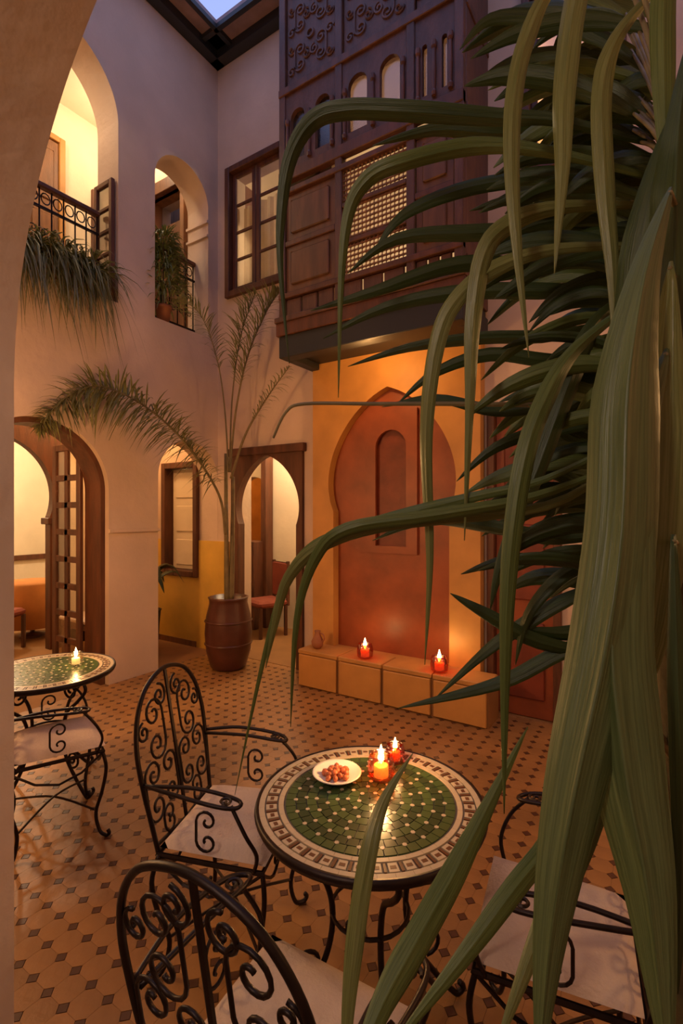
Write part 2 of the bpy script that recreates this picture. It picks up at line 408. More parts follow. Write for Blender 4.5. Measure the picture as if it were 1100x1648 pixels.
# ------------------------------------------------------------------ doors and windows
def fr(m, ax, w0, w1, u0, u1, z0, z1, b=.006):
    return m.bevbox(u0, u1, w0, w1, z0, z1, b) if ax == 'x' else m.bevbox(w0, w1, u0, u1, z0, z1, b)
def part(name, mt, parent, ax, w0, w1, u0, u1, z0, z1, b=.006):
    return fr(MB(), ax, w0, w1, u0, u1, z0, z1, b).build(name, mt, parent)
def sash(parent, ax, w, u0, u1, z0, z1, nu, nz, mt, st=.05, mu=.03, t=.03, pane=None, name='sash'):
    """a glazed leaf: frame, muntins, panes"""
    f = MB()
    fr(f, ax, w - t / 2, w + t / 2, u0, u0 + st, z0, z1); fr(f, ax, w - t / 2, w + t / 2, u1 - st, u1, z0, z1)
    fr(f, ax, w - t / 2, w + t / 2, u0 + st, u1 - st, z0, z0 + st); fr(f, ax, w - t / 2, w + t / 2, u0 + st, u1 - st, z1 - st, z1)
    f = f.build(name, mt, parent)
    du = (u1 - u0 - 2 * st) / nu; dz = (z1 - z0 - 2 * st) / nz
    for k in range(1, nu): part('muntin', mt, f, ax, w - t * .4, w + t * .4, u0 + st + du * k - mu / 2, u0 + st + du * k + mu / 2, z0 + st, z1 - st, .003)
    for k in range(1, nz): part('muntin', mt, f, ax, w - t * .4, w + t * .4, u0 + st, u1 - st, z0 + st + dz * k - mu / 2, z0 + st + dz * k + mu / 2, .003)
    for i in range(nu):
        for j in range(nz):
            part('pane', pane or GLASS, f, ax, w - .002, w + .002, u0 + st + du * i, u0 + st + du * (i + 1), z0 + st + dz * j, z0 + st + dz * (j + 1), .0005)
    return f
def casing(parent, ax, w0, w1, u0, u1, z0, z1, mt, t=.07, sill=True):
    part('casing', mt, parent, ax, w0, w1, u0, u0 + t, z0, z1); part('casing', mt, parent, ax, w0, w1, u1 - t, u1, z0, z1)
    part('casing', mt, parent, ax, w0, w1, u0 + t, u1 - t, z1 - t, z1)
    if sill: part('casing', mt, parent, ax, w0, w1, u0 + t, u1 - t, z0, z0 + t)

w = tag(empty('window_1'), 'dark wooden upstairs casement with eight small panes beside the carved bay', 'window', kind='structure')
casing(w, 'x', 4.17, 4.30, -4.34, -3.44, 4.18, 5.70, WOOD, .07)
sash(w, 'x', 4.25, -4.27, -3.91, 4.25, 5.63, 1, 4, WOOD, .055); sash(w, 'x', 4.25, -3.90, -3.51, 4.25, 5.63, 1, 4, WOOD, .055)
m = MB()
for k in range(24):
    u = -4.28 + .78 * k / 24
    m.add([(u, 4.44 + .02 * math.sin(k * 1.9), 4.2), (u + .78 / 24, 4.44 + .02 * math.sin((k + 1) * 1.9), 4.2), (u + .78 / 24, 4.44 + .02 * math.sin((k + 1) * 1.9), 5.35), (u, 4.44 + .02 * math.sin(k * 1.9), 5.35)], [(0, 1, 2, 3)])
tag(m.build('curtain', CURTAIN, None, True), 'pale net curtain behind the upstairs casement', 'curtain')

w = tag(empty('window_2'), 'narrow dark-framed window with cream shutter at the gallery end', 'window', kind='structure')
casing(w, 'x', 4.17, 4.34, -5.50, -4.82, .86, 2.30, WOOD, .075)
s = part('shutter', CREAM, w, 'x', 4.30, 4.33, -5.42, -4.90, .94, 2.22)
for zz in (.99, 1.42, 1.85): part('panel', CREAM, s, 'x', 4.285, 4.30, -5.35, -4.98, zz, zz + .33, .008)

w = tag(empty('window_3'), 'lit upstairs gallery window with dark bars', 'window', kind='structure')
casing(w, 'y', -6.42, -6.26, 3.70, 4.18, 3.91, 5.89, WOOD, .05); sash(w, 'y', -6.36, 3.75, 4.13, 3.96, 5.84, 1, 5, WOOD, .045)
w = tag(empty('window_4'), 'lit upstairs window half hidden by the near palm', 'window', kind='structure')
casing(w, 'x', 4.17, 4.32, -.97, -.23, 4.38, 5.92, WOOD, .06); sash(w, 'x', 4.26, -.91, -.29, 4.44, 5.86, 2, 4, WOOD, .05)

# wooden horseshoe doorway in the gallery and its folded glazed leaf
d = tag(empty('door_1'), 'dark wooden horseshoe doorway to the lit salon opening off the gallery', 'door', kind='structure')
wall_mesh('y', -6.36, -6.25, 1.66, 3.34, 0, 2.88, [horseshoe(2.5, .655, .70, 0, 1.86)]).build('arched_frame', WOOD, d)
part('impost', WOOD, d, 'y', -6.40, -6.22, 3.12, 3.20, 1.52, 1.60); part('impost', WOOD, d, 'y', -6.40, -6.22, 1.80, 1.88, 1.52, 1.60)
part('lintel', WOOD, d, 'y', -6.38, -6.22, 1.62, 3.38, 2.80, 2.92)
d = tag(empty('door_6'), 'glazed wooden door leaf folded inwards in the dark-lined lower arch', 'door', kind='structure')
wall_mesh('y', -4.83, -4.56, 1.50, 2.90, 0.001, 2.58, [round_arch(1.625, 2.775, 0.0, 1.87)]).build('arch_lining', WOOD, d)
sash(d, 'x', 2.745, -5.36, -4.84, .02, 2.36, 2, 8, WOOD, .07, .06, .04, name='leaf')

# dark horseshoe doorway in the back wall
d = tag(empty('door_2'), 'square dark wooden doorway with horseshoe cut-out beside the potted palm', 'door', kind='structure')
wall_mesh('x', 4.18, 4.28, -4.24, -3.20, 0, 2.38, [horseshoe(-3.70, .42, .46, 0, 1.72, .12)]).build('arched_frame', WOOD, d)
part('lintel', WOOD, d, 'x', 4.15, 4.29, -4.27, -3.17, 2.31, 2.40)
part('inner_post', WOOD, d, 'x', 5.42, 5.58, -4.90, -4.80, 0, 2.9)
slab('sky_block_behind_door', -1.5, -.5, 4.5, 4.6, -.12, 3.3, BROWN, 'dark slab added behind the red door to block the sky', 'wall')  # added unseen slab, keeps the sky from showing under the red door

# terracotta door on the right of the plinth
d = tag(empty('door_3'), 'tall dark red wooden door half hidden by palm leaves', 'door', kind='structure')
casing(d, 'x', 4.17, 4.30, -1.25, -.67, 0, 2.54, WOOD, .06, False)
lf = part('leaf', RED, d, 'x', 4.24, 4.28, -1.19, -.73, 0, 2.48)
for zz in (.15, .95, 1.70): part('panel', DKRED, lf, 'x', 4.225, 4.24, -1.12, -.80, zz, zz + .62, .01)
# upstairs doors in the gallery
d = tag(empty('door_4'), 'dark wooden upstairs door under a heavy lintel behind the right arch', 'door', kind='structure')
casing(d, 'x', 4.16, 4.34, -5.76, -5.04, 3.70, 5.84, BROWN, .08, False)
part('lintel', WOOD, d, 'x', 4.10, 4.22, -5.80, -5.00, 5.76, 5.92)
lf = part('leaf', WOOD, d, 'x', 4.28, 4.32, -5.68, -5.12, 3.72, 5.45)
for zz in (3.85, 4.65): part('panel', WOOD, lf, 'x', 4.265, 4.28, -5.60, -5.20, zz, zz + .65, .01)
d = tag(empty('door_5'), 'tall ochre and brown wooden door behind the left upstairs arch', 'door', kind='structure')
casing(d, 'y', -6.30, -6.24, 2.45, 3.34, 3.70, 6.28, OCHRE, .07, False)
for u in (2.52, 2.895):
    lf = part('leaf', BROWN, d, 'y', -6.30, -6.265, u, u + .37, 3.72, 6.2)
    for zz in (3.85, 4.65, 5.45): part('panel', BROWN, lf, 'y', -6.265, -6.25, u + .06, u + .31, zz, zz + .62, .01)

d = tag(empty('door_7'), 'narrow glazed shutter folded on the jamb of the large upstairs arch', 'door', kind='structure')
sash(d, 'x', 2.892, -4.845, -4.54, 3.73, 4.95, 1, 5, WOOD, .05, .03, .04, name='leaf')
tag(MB().box(-4.86, -4.495, 4.045, 4.072, 5.06, 5.09).box(-4.86, -4.495, 4.045, 4.072, 4.90, 4.925).build('trim_8', PLASTER), 'two thin plaster ledges on the jamb of the small upstairs arch', 'ledge', kind='structure')
# yellow lower band on the gallery end wall
tag(MB().box(-6.3, -5.5, 4.205, 4.22, 0, 1.32).box(-5.5, -4.82, 4.205, 4.22, 0, .86).box(-4.82, -4.30, 4.205, 4.22, 0, 1.32).build('trim_7', YELLOW), 'yellow lower band round the gallery end window and behind the pot', 'dado', kind='structure')
tag(MB().box(-6.3, -4.86, 4.195, 4.205, 0, .07).build('baseboard_gallery', BROWN), 'brown baseboard along the yellow gallery end wall', 'baseboard', kind='structure')

# ------------------------------------------------------------------ orange niche and plinth
nb = wall('wall_niche', OCHRE, 'x', 4.10, 4.219, -3.0, -1.28, 0, 3.30, [NICHE], label='orange painted wall face with a tall horseshoe niche under the bay')
ni = wall_mesh('x', 4.195, 4.218, -2.84, -1.46, .30, 2.95, [round_arch(-2.33, -1.97, 1.35, 2.3)]).build('niche_back', RED, nb)
MB().box(-2.36, -1.94, 4.2155, 4.2185, 1.3, 2.55).build('blind_arch', DKRED, nb)
wall_mesh('x', 4.165, 4.196, -2.42, -1.88, 1.28, 2.62, [round_arch(-2.31, -1.99, 1.35, 2.28)]).build('arch_moulding', RED, nb)
pl = tag(empty('plinth', (-2.05, 3.96, 0)), 'low orange tiled plinth in front of the horseshoe niche', 'plinth')
MB().box(-.92, .92, -.13, .139, 0, .31).build('core', GROUT, pl)
bm_ = MB().bevbox(-.215, .215, -.012, .012, .01, .305, .005).mesh('block', OCHRE)
for k in range(4): link('block', bm_, pl, (-.69 + .46 * k, -.142, 0))
tb = MB().bevbox(-.225, .225, -.15, .139, .31, .35, .006).mesh('top_tile', OCHRE)
for k in range(4): link('top_tile', tb, pl, (-.69 + .46 * k, 0, 0))

# ------------------------------------------------------------------ carved wooden bay (front plane y = 3.60)
def spiral(cx, cz, r, turns=1.6, a0=0.0, d=1, inner=.16, n=None):
    n = n or int(16 * turns)
    return [(cx + r * (1 - (1 - inner) * k / n) * math.cos(a0 + d * 2 * PI * turns * k / n),
             cz + r * (1 - (1 - inner) * k / n) * math.sin(a0 + d * 2 * PI * turns * k / n)) for k in range(n + 1)]
def c_scroll(cx, z1, z2, r, side=-1, turns=1.3, r2=None):
    """C shaped scroll: curls at heights z1 (top) and z2, its back bulging towards 'side'"""
    r2 = r2 or r
    a0 = PI if side < 0 else 0.0; d = 1 if side < 0 else -1
    top = spiral(cx, z1, r, turns, a0, -d)[::-1]; bot = spiral(cx, z2, r2, turns, a0, d)
    return top + bot
bx0, bx1, by0 = -3.02, -1.25, 3.60
bay = empty('wooden_bay', ((bx0 + bx1) / 2, 4.22, 3.28)); tag(bay, 'carved dark wooden balcony bay with lattice screen hanging over the niche', 'bay')
def B(name, mt, x0, x1, y0, y1, z0, z1, parent=bay, b=.006):
    c = Vector(bay.location)
    return MB().bevbox(x0 - c.x, x1 - c.x, y0 - c.y, y1 - c.y, z0 - c.z, z1 - c.z, b).build(name, mt, parent)
B('floor_board', EAVEDK, bx0 + .02, bx1 - .02, by0 + .02, 4.215, 3.30, 3.36)
B('base_beam', EAVEDK, bx0, bx1, by0 - .01, by0 + .12, 3.10, 3.30)
for x in (bx0, bx1 - .10): B('side_beam', EAVEDK, x, x + .10, by0 + .12, 4.215, 3.10, 3.30)
B('soffit_board', EAVEDK, bx0 + .10, bx1 - .10, by0 + .12, 4.215, 3.16, 3.20)
B('bottom_rail', WOOD, bx0 - .02, bx1 + .02, by0 - .03, by0 + .05, 3.30, 3.42)
B('moulding', BAYWOOD, bx0 - .03, bx1 + .03, by0 - .045, by0 + .05, 3.42, 3.47)
for zr, h in ((3.64, .05), (4.60, .05), (4.72, .10), (5.52, .07), (6.78, .10)):
    B('rail', WOOD, bx0, bx1, by0 - .02, by0 + .05, zr, zr + h)
posts = [bx0 + .035, -2.36, -1.68, bx1 - .035]
for x in posts: B('post', BAYWOOD, x - .035, x + .035, by0 - .01, by0 + .06, 3.47, 7.0)
# low skirting panels, solid panels, lattice
edges = list(zip(posts[:-1], posts[1:]))
for a, b in edges:
    for k in range(3):
        p = (a + .045) + (b - a - .09) * k / 3; q = p + (b - a - .09) / 3 - .012
        B('skirt_panel', BAYWOOD, p, q, by0 + .005, by0 + .03, 3.475, 3.635, b=.01)
def raised(a, b, z0, z1):
    p = B('panel', BAYPANEL, a, b, by0 + .012, by0 + .035, z0, z1)
    B('raised_field', BAYPANEL, a + .06, b - .06, by0 - .004, by0 + .012, z0 + .06, z1 - .06, p, .01)
for i in (0, 2):
    a, b = edges[i]
    raised(a + .04, b - .04, 3.70, 4.12); raised(a + .04, b - .04, 4.17, 4.59)
    B('panel_rail', WOOD, a + .035, b - .035, by0 - .005, by0 + .04, 4.12, 4.17)
lt = empty('lattice'); lt.parent = bay
m = MB(); a, b = edges[1]; a += .035; b -= .035; c = bay.location; n = 16; dz = (4.60 - 3.69) / 22
for k in range(n + 1):
    x = a + (b - a) * k / n
    prof = []
    for j in range(23): prof += [(.011, j * dz - dz * .18), (.011, j * dz + dz * .18), (.005, j * dz + dz * .3), (.005, j * dz + dz * .7)] 
    m.lathe(prof[:-2], 6, (x - c.x, by0 + .02 - c.y, 3.69 - c.z))
m.build('spindle_screen', BROWN, lt).__setitem__('kind', 'stuff')
for j in range(1, 22):
    z = 3.69 + dz * j; MB().box(a - c.x, b - c.x, by0 + .014 - c.y, by0 + .026 - c.y, z - .006 - c.z, z + .006 - c.z).build('crossbar', BROWN, lt)
for z in (3.98, 4.30): B('lattice_rail', WOOD, a, b, by0 - .005, by0 + .045, z - .02, z + .02)
# arched lights above
for a, b in edges:
    a += .035; b -= .035; k = 2; wd = (b - a) / k
    ops = [round_arch(a + wd * i + .06, a + wd * (i + 1) - .06, 4.90, 5.28) for i in range(k)]
    mm = wall_mesh('x', by0 + .005 - c.y, by0 + .045 - c.y, a - c.x, b - c.x, 4.82 - c.z, 5.52 - c.z,
                   [[(u0 - c.x, u1 - c.x, (lambda f: lambda u: f(u + c.x) - c.z)(lo), (lambda f: lambda u: f(u + c.x) - c.z)(hi)) for u0, u1, lo, hi in g] for g in ops])
    mm.build('arcade_panel', BAYWOOD, bay)
    for i in range(k): B('pane', BAYGLASS, a + wd * i + .05, a + wd * (i + 1) - .05, by0 + .046, by0 + .05, 4.88, 5.5, b=.0005)
    for i in range(k + 1):
        xx = min(max(a + wd * i, a + .03), b - .03)
        MB().lathe([(.018, 0), (.022, .03), (.012, .05), (.017, .2), (.012, .36), (.022, .38), (.022, .42)], 8, (xx - c.x, by0 - .005 - c.y, 4.86 - c.z)).build('colonnette', WOOD, bay)
# carved upper panels
for a, b in edges:
    a += .04; b -= .04; w_ = b - a
    p = B('carved_panel', BAYWOOD, a, b, by0 + .02, by0 + .04, 5.60, 6.77)
    cxm = (a + b) / 2; s_ = w_ / .62
    for zc in (5.82, 6.18, 6.54):
        m = MB()
        for sgn in (-1, 1):
            for pts in (c_scroll(cxm + sgn * .13 * s_, zc + .07, zc - .07, .06, sgn, 1.4), spiral(cxm + sgn * .05 * s_, zc, .05, 1.4, PI / 2, sgn),
                        spiral(cxm + sgn * .24 * s_, zc + .10, .045, 1.3, 0, sgn), spiral(cxm + sgn * .24 * s_, zc - .10, .045, 1.3, 0, -sgn)):
                m.tube([(x - c.x, by0 + .016 - c.y, z - c.z) for x, z in pts], .011, 5)
        m.tube([(cxm + .035 * math.cos(t) - c.x, by0 + .012 - c.y, zc + .16 + .035 * math.sin(t) - c.z) for t in [k * PI / 6 for k in range(12)]], .011, 5, True)
        m.build('arabesque', BAYWOOD, p)
for x in (bx0, bx1 - .03):
    B('side_panel', BAYWOOD, x, x + .03, by0 + .06, 4.215, 3.36, 6.9)
    for z in (3.55, 4.70, 5.50): B('side_rail', WOOD, x - .01, x + .04, by0 + .06, 4.215, z, z + .07)
B('roof_board', WOOD, bx0 - .05, bx1 + .05, by0 - .06, 4.215, 6.93, 7.0)

# ------------------------------------------------------------------ balcony railings
def balustrade(y0, y1, label):
    r = empty('balcony_railing', (-4.735, (y0 + y1) / 2, 3.72)); tag(r, label, 'railing', 'upstairs balcony railings')
    L = (y1 - y0) / 2 - .005
    MB().bevbox(-.035, .035, -L, L, .88, .93, .01).build('handrail', WOOD, r)
    MB().box(-.012, .012, -L, L, .10, .125).build('bottom_rail', IRON, r); MB().box(-.012, .012, -L, L, .70, .72).build('top_rail', IRON, r)
    n = int((y1 - y0) / .11)
    for k in range(n + 1):
        y = -L + .02 + (2 * L - .04) * k / n
        MB().tube([(0, y, .0), (0, y, .88)], .008, 6).build('baluster', IRON, r)
        if k < n:
            yc = y + (2 * L - .04) / n / 2
            MB().tube([(0, yc + .04 * math.cos(t * PI / 6), .80 + .05 * math.sin(t * PI / 6)) for t in range(12)], .006, 5, True).build('ring', IRON, r)
            MB().tube([(0, a, b) for a, b in c_scroll(yc, .5, .3, .035, -1, 1.1)], .005, 5).build('scroll', IRON, r)
    return r
balustrade(1.62, 2.865, 'dark balcony railing across the large left upstairs arch')
balustrade(3.34, 4.07, 'short balcony railing across the small upstairs arch beside the corner')

# ------------------------------------------------------------------ wrought-iron chair (faces local +y)
def make_chair():
    r = empty('wrought_iron_chair')
    def by(z): return -.205 - .10 * (z - .45) / .6
    def bk(pts): return [(x, by(z), z) for x, z in pts]
    half = [(-.195, .40), (-.215, .55), (-.235, .70), (-.238, .82), (-.205, .93), (-.13, 1.01), (0, 1.045)]
    out = half + [(-x, z) for x, z in half[-2::-1]]
    MB().tube(catmull(bk(out), 5), .0088, 8).build('back_frame', IRON, r, True)
    MB().tube(bk([(0, .45), (0, 1.04)]), .008, 6).build('back_bar', IRON, r)
    MB().tube(bk([(-.20, .47), (0, .455), (.20, .47)]), .007, 6).build('back_rail', IRON, r)
    for s in (-1, 1):
        for pts in (c_scroll(s * .115, .905, .79, .058, -s, 1.35), c_scroll(s * .165, .80 - .10, .585, .052, s, 1.35), c_scroll(s * .062, .70, .60, .045, -s, 1.3),
                    c_scroll(s * .10, .53, .50, .038, s, 1.0), spiral(s * .062, .955, .045, 1.5, PI / 2, s), spiral(s * .185, .86, .036, 1.4, PI / 2, -s)):
            MB().tube(bk(pts), .0052, 6).build('back_scroll', IRON, r, True)
    # seat
    MB().tube([(-.21, -.20, .445), (.21, -.20, .445), (.225, .20, .445), (-.225, .20, .445)], .010, 6, True).build('seat_frame', IRON, r)
    m = MB(); nx = 12; vs = []; fs = []
    def cz(i, j, top):
        u, v = abs(2 * i / nx - 1), abs(2 * j / nx - 1)
        e = max(0, 1 - u ** 6) * max(0, 1 - v ** 6)
        return .470 + (.032 * e ** .5 if top else -.014 * e ** .5)
    for top in (1, 0):
        for j in range(nx + 1):
            for i in range(nx + 1):
                y = -.195 + .405 * j / nx; w_ = .208 + .016 * j / nx; vs.append((-w_ + 2 * w_ * i / nx, y, cz(i, j, top)))
    N = (nx + 1) ** 2
    for j in range(nx):
        for i in range(nx):
            q = j * (nx + 1) + i; fs.append((q, q + 1, q + nx + 2, q + nx + 1)); fs.append((N + q, N + q + nx + 1, N + q + nx + 2, N + q + 1))
    m.add(vs, fs).build('cushion', CUSH, r, True)
    for s in (-1, 1):
        a = MB()
        a.tube(catmull([(s * .235, -.24, .70), (s * .275, -.10, .705), (s * .285, .06, .69), (s * .262, .125, .68), (s * .225, .11, .685), (s * .215, -.05, .70), (s * .222, -.235, .69)], 5), .007, 6)
        a.build('armrest', IRON, r, True)
        MB().tube([(s * .25 + x, y, .69) for x, y in spiral(0, .075, .025, 1.4, 0, 1)], .005, 5).build('arm_scroll', IRON, r)
        MB().tube(catmull([(s * .255, .10, .68), (s * .275, .16, .60), (s * .25, .19, .52), (s * .225, .17, .445)], 5), .007, 6).build('arm_post', IRON, r, True)
        MB().tube([(s * .232, y, z) for y, z in c_scroll(.0, .60, .53, .04, -1, 1.1)], .005, 5).build('side_scroll', IRON, r)
        for f in (1, -1):
            x, y = s * .212, f * .195
            pts = [(x, y, .445), (x * 1.10, y * 1.08, .36), (x * 1.02, y * 1.0, .24), (x * .86, y * .88, .12), (x * .93, y * .95, .03), (x * 1.06, y * 1.08, .010), (x * 1.13, y * 1.15, .022), (x * 1.10, y * 1.12, .04)]
            MB().tube(catmull(pts, 5), .009, 7).build('leg', IRON, r, True)
        MB().tube([(s * .218, y, z) for y, z in [(-.19, .43), (-.1, .36), (0, .33), (.1, .36), (.19, .43)]], .006, 5).build('apron', IRON, r)
    for f in (1, -1):
        MB().tube(catmull([(-.21, f * .195, .43), (-.1, f * .195, .35), (0, f * .195, .39), (.1, f * .195, .35), (.21, f * .195, .43)], 4), .006, 5).build('apron', IRON, r)
    for s in (-1, 1): MB().tube([(x, .197, z) for x, z in spiral(s * .07, .40, .035, 1.3, PI / 2, s)], .005, 5).build('apron_scroll', IRON, r)
    MB().tube(catmull([(-.18, -.17, .13), (0, 0, .17), (.18, .17, .13)], 5), .006, 5).build('stretcher', IRON, r)
    MB().tube(catmull([(.18, -.17, .13), (0, 0, .172), (-.18, .17, .13)], 5), .006, 5).build('stretcher', IRON, r)
    return r
proto = make_chair()
def place(c, x, y, rz, label):
    c.location = (x, y, 0); c.rotation_euler = (0, 0, math.radians(rz)); tag(c, label, 'chair', 'wrought-iron courtyard chairs'); return c
place(proto, -1.41, 1.41, -69, 'scrolled wrought-iron chair with cream cushion, left of the round green table')
place(copy_tree(proto), -.70, .885, 3, 'nearest wrought-iron chair, its scrolled back towards the viewer at the bottom')
place(copy_tree(proto), -.26, 1.56, 98, 'wrought-iron chair right of the green table, half hidden by broad palm leaves')
place(copy_tree(proto), -2.70, 1.385, -22, 'wrought-iron chair pushed under the round table by the near arch')

# ------------------------------------------------------------------ mosaic tables
TZ = .72
def ring_piece(r0, r1, a0, a1, z0, z1, n=2):
    pts = [(r1 * math.cos(a0 + (a1 - a0) * k / n), r1 * math.sin(a0 + (a1 - a0) * k / n)) for k in range(n + 1)]
    pts += [(r0 * math.cos(a1 + (a0 - a1) * k / n), r0 * math.sin(a1 + (a0 - a1) * k / n)) for k in range(n + 1)]
    return MB().prism(pts, z0, z1)
def make_table(loc, label, fine=True, leg0=0.0):
    r = empty('mosaic_table', (loc[0], loc[1], 0)); tag(r, label, 'table', 'round mosaic tables')
    MB().lathe([(.355, TZ - .028), (.372, TZ - .026), (.378, TZ - .012), (.374, TZ + .001), (.364, TZ + .002), (.364, TZ - .006)], 64).build('rim', IRON, r, True)
    MB().lathe([(.366, TZ - .03), (.366, TZ - .004)], 64).build('slab', CEMENT, r)
    joined = {}
    def piece(name, mb, mt, rot=0.0):
        if fine: link(name, mb.mesh(name, mt), r, None, rot)
        else:
            j = joined.setdefault(mt.name, (name, mt, MB())); ca, sa = math.cos(rot), math.sin(rot)
            j[2].add([(x * ca - y * sa, x * sa + y * ca, z) for x, y, z in mb.v], mb.f)
    def repeat(name, mb, mt, rots):
        if fine:
            me = mb.mesh(name, mt)
            for a in rots: link(name, me, r, None, a)
        else:
            for a in rots: piece(name, mb, mt, a)
    N = 44
    repeat('border_band', ring_piece(.345, .363, 0, 2 * PI / N * .985, TZ - .004, TZ, 2), CREAMT, [2 * PI * k / N for k in range(N)])
    repeat('border_tile', ring_piece(.306, .340, -.042, .042, TZ - .004, TZ, 2), CREAMT, [2 * PI * k / N for k in range(N)])
    repeat('border_inset', ring_piece(.317, .329, -.026, .026, TZ - .004, TZ + .0006, 2), BROWNT, [2 * PI * k / N for k in range(N)])
    repeat('border_key', ring_piece(.306, .340, -.012, .012, TZ - .004, TZ, 1), BROWNT, [2 * PI * (k + .5) / N for k in range(N)])
    repeat('inner_band', ring_piece(.284, .300, 0, 2 * PI / 36 * .985, TZ - .004, TZ, 2), CREAMT, [2 * PI * k / 36 for k in range(36)])
    dr = .0345
    for i in range(8):
        r0 = dr * i + .004; r1 = r0 + dr - .003
        n = max(1, round(2 * PI * (r0 + dr / 2) / .036)); n = 6 if i == 0 else n
        da = 2 * PI / n
        repeat('mosaic_tile', ring_piece(max(.002, r0), r1, .04 * da, .96 * da, TZ - .004, TZ, 2), GREEN1 if i % 2 else GREEN2, [da * k + i * .3 for k in range(n)])
        if i:
            repeat('mosaic_dot', MB().prism([(r0 + .0075 * math.cos(t * PI / 3) - .001, .0075 * math.sin(t * PI / 3)) for t in range(6)], TZ - .004, TZ + .0008), CREAMT, [da * k + i * .3 for k in range(0, n, 2)])
    for name, mt, mb in joined.values(): tag(mb.build(name, mt, r), kind='stuff')
    for k in range(4):
        a = leg0 + k * PI / 2; ca, sa = math.cos(a), math.sin(a)
        def R(pts): return [(x * ca, x * sa, z) for x, z in pts]
        MB().tube(catmull(R([(.27, TZ - .03), (.30, TZ - .09), (.24, TZ - .16), (.155, TZ - .24), (.125, .36), (.15, .22), (.23, .10), (.29, .03), (.315, .012), (.335, .03), (.32, .05)]), 5), .010, 7).build('leg', IRON, r, True)
        MB().tube(R(spiral(.185, TZ - .105, .055, 1.5, PI / 2, 1)), .007, 6).build('leg_scroll', IRON, r, True)
        MB().tube(R(spiral(.20, .215, .05, 1.4, -PI / 2, 1)), .007, 6).build('leg_scroll', IRON, r, True)
    MB().tube([(.128 * math.cos(t * PI / 12), .128 * math.sin(t * PI / 12), .36) for t in range(24)], .007, 6, True).build('ring_brace', IRON, r)
    MB().tube([(.30 * math.cos(t * PI / 12), .30 * math.sin(t * PI / 12), TZ - .034) for t in range(24)], .007, 6, True).build('under_ring', IRON, r)
    return r
make_table((-.82, 1.44), 'round table with green star mosaic, cream border and plate of food on it', True, math.radians(45))
make_table((-3.12, 1.56), 'smaller-looking round mosaic table behind the near arch holding one candle', False, math.radians(13))

# things on the tables and plinth
def votive(loc, s, glass, label, group, power, flame=True):
    r = empty('candle_lantern', loc); tag(r, label, 'candle', group)
    MB().lathe([(.030 * s, 0), (.046 * s, .012 * s), (.050 * s, .04 * s), (.046 * s, .07 * s), (.040 * s, .088 * s), (.038 * s, .088 * s), (.043 * s, .07 * s), (.047 * s, .04 * s), (.042 * s, .014 * s), (.004, .010 * s)], 20).build('glass_cup', glass, r, True)
    MB().lathe([(.026 * s, .012 * s), (.026 * s, .05 * s), (.022 * s, .052 * s), (.004, .050 * s)], 14).build('candle', WAX, r, True)
    MB().lathe([(.001, .054 * s), (.009 * s, .066 * s), (.011 * s, .078 * s), (.007 * s, .098 * s), (.001, .122 * s)], 10).build('flame', FLAME, r, True)
    lamp('candle_light', (loc[0], loc[1], loc[2] + .13 * s), power, (1, .55, .20), .02)
    return r
votive((-.845, 1.565, TZ + .001), 1.0, AMBERG, 'glowing amber glass candle beside the plate on the green table', 'candles', 4.0)
votive((-.86, 1.705, TZ + .001), .75, REDG, 'small red glass candle at the far edge of the green table', 'candles', .35)
votive((-3.06, 1.70, TZ + .001), .9, GLASS, 'candle burning on the table behind the near arch', 'candles', 2.4)
votive((-2.27, 3.90, .351), 1.5, REDG, 'red lantern on the plinth nearer the potted palm', 'candles', .8)
votive((-1.56, 3.90, .351), 1.5, REDG, 'red lantern on the right half of the plinth', 'candles', 1.6)
r = empty('plate', tuple(Vector((-.980, 1.485, TZ + .001)))); tag(r, 'white oval-rimmed plate holding dried fruit on the green table', 'plate')
MB().lathe([(.045, 0), (.055, .004), (.080, .018), (.088, .024), (.086, .026), (.078, .022), (.052, .009), (.002, .008)], 32).build('dish', PORC, r, True)
for k in range(16):
    a = k * 2.4; q = .009 * math.sqrt(k) * 1.35
    x, y = r.location.x + q * math.cos(a), r.location.y + q * math.sin(a); s = .011 + .003 * ((k * 7) % 5) / 4
    o = MB().lathe([(.001, -s * .8), (s * .8, -s * .5), (s * 1.1, 0), (s * .8, s * .5), (.001, s * .8)], 8).build('dried_fruit', FRUIT, None, True)
    o.location = (x, y, TZ + .019 + .010 * max(0, 1 - q / .04)); o.rotation_euler = (k, k * 1.7, k * .6)
    tag(o, 'small reddish dried fruit heaped on the white plate', 'fruit', 'dried fruit on the plate')
r = empty('clay_jug', (-2.82, 3.93, .351)); tag(r, 'small brown clay jug at the left end of the plinth', 'jug')
MB().lathe([(.03, 0), (.055, .03), (.06, .07), (.035, .12), (.025, .15), (.032, .17), (.026, .17), (.02, .15)], 18).build('body', TERRA, r, True)
MB().tube(catmull([(.03, 0, .15), (.07, 0, .14), (.08, 0, .10), (.056, 0, .07)], 5), .007, 6).build('handle', TERRA, r, True)

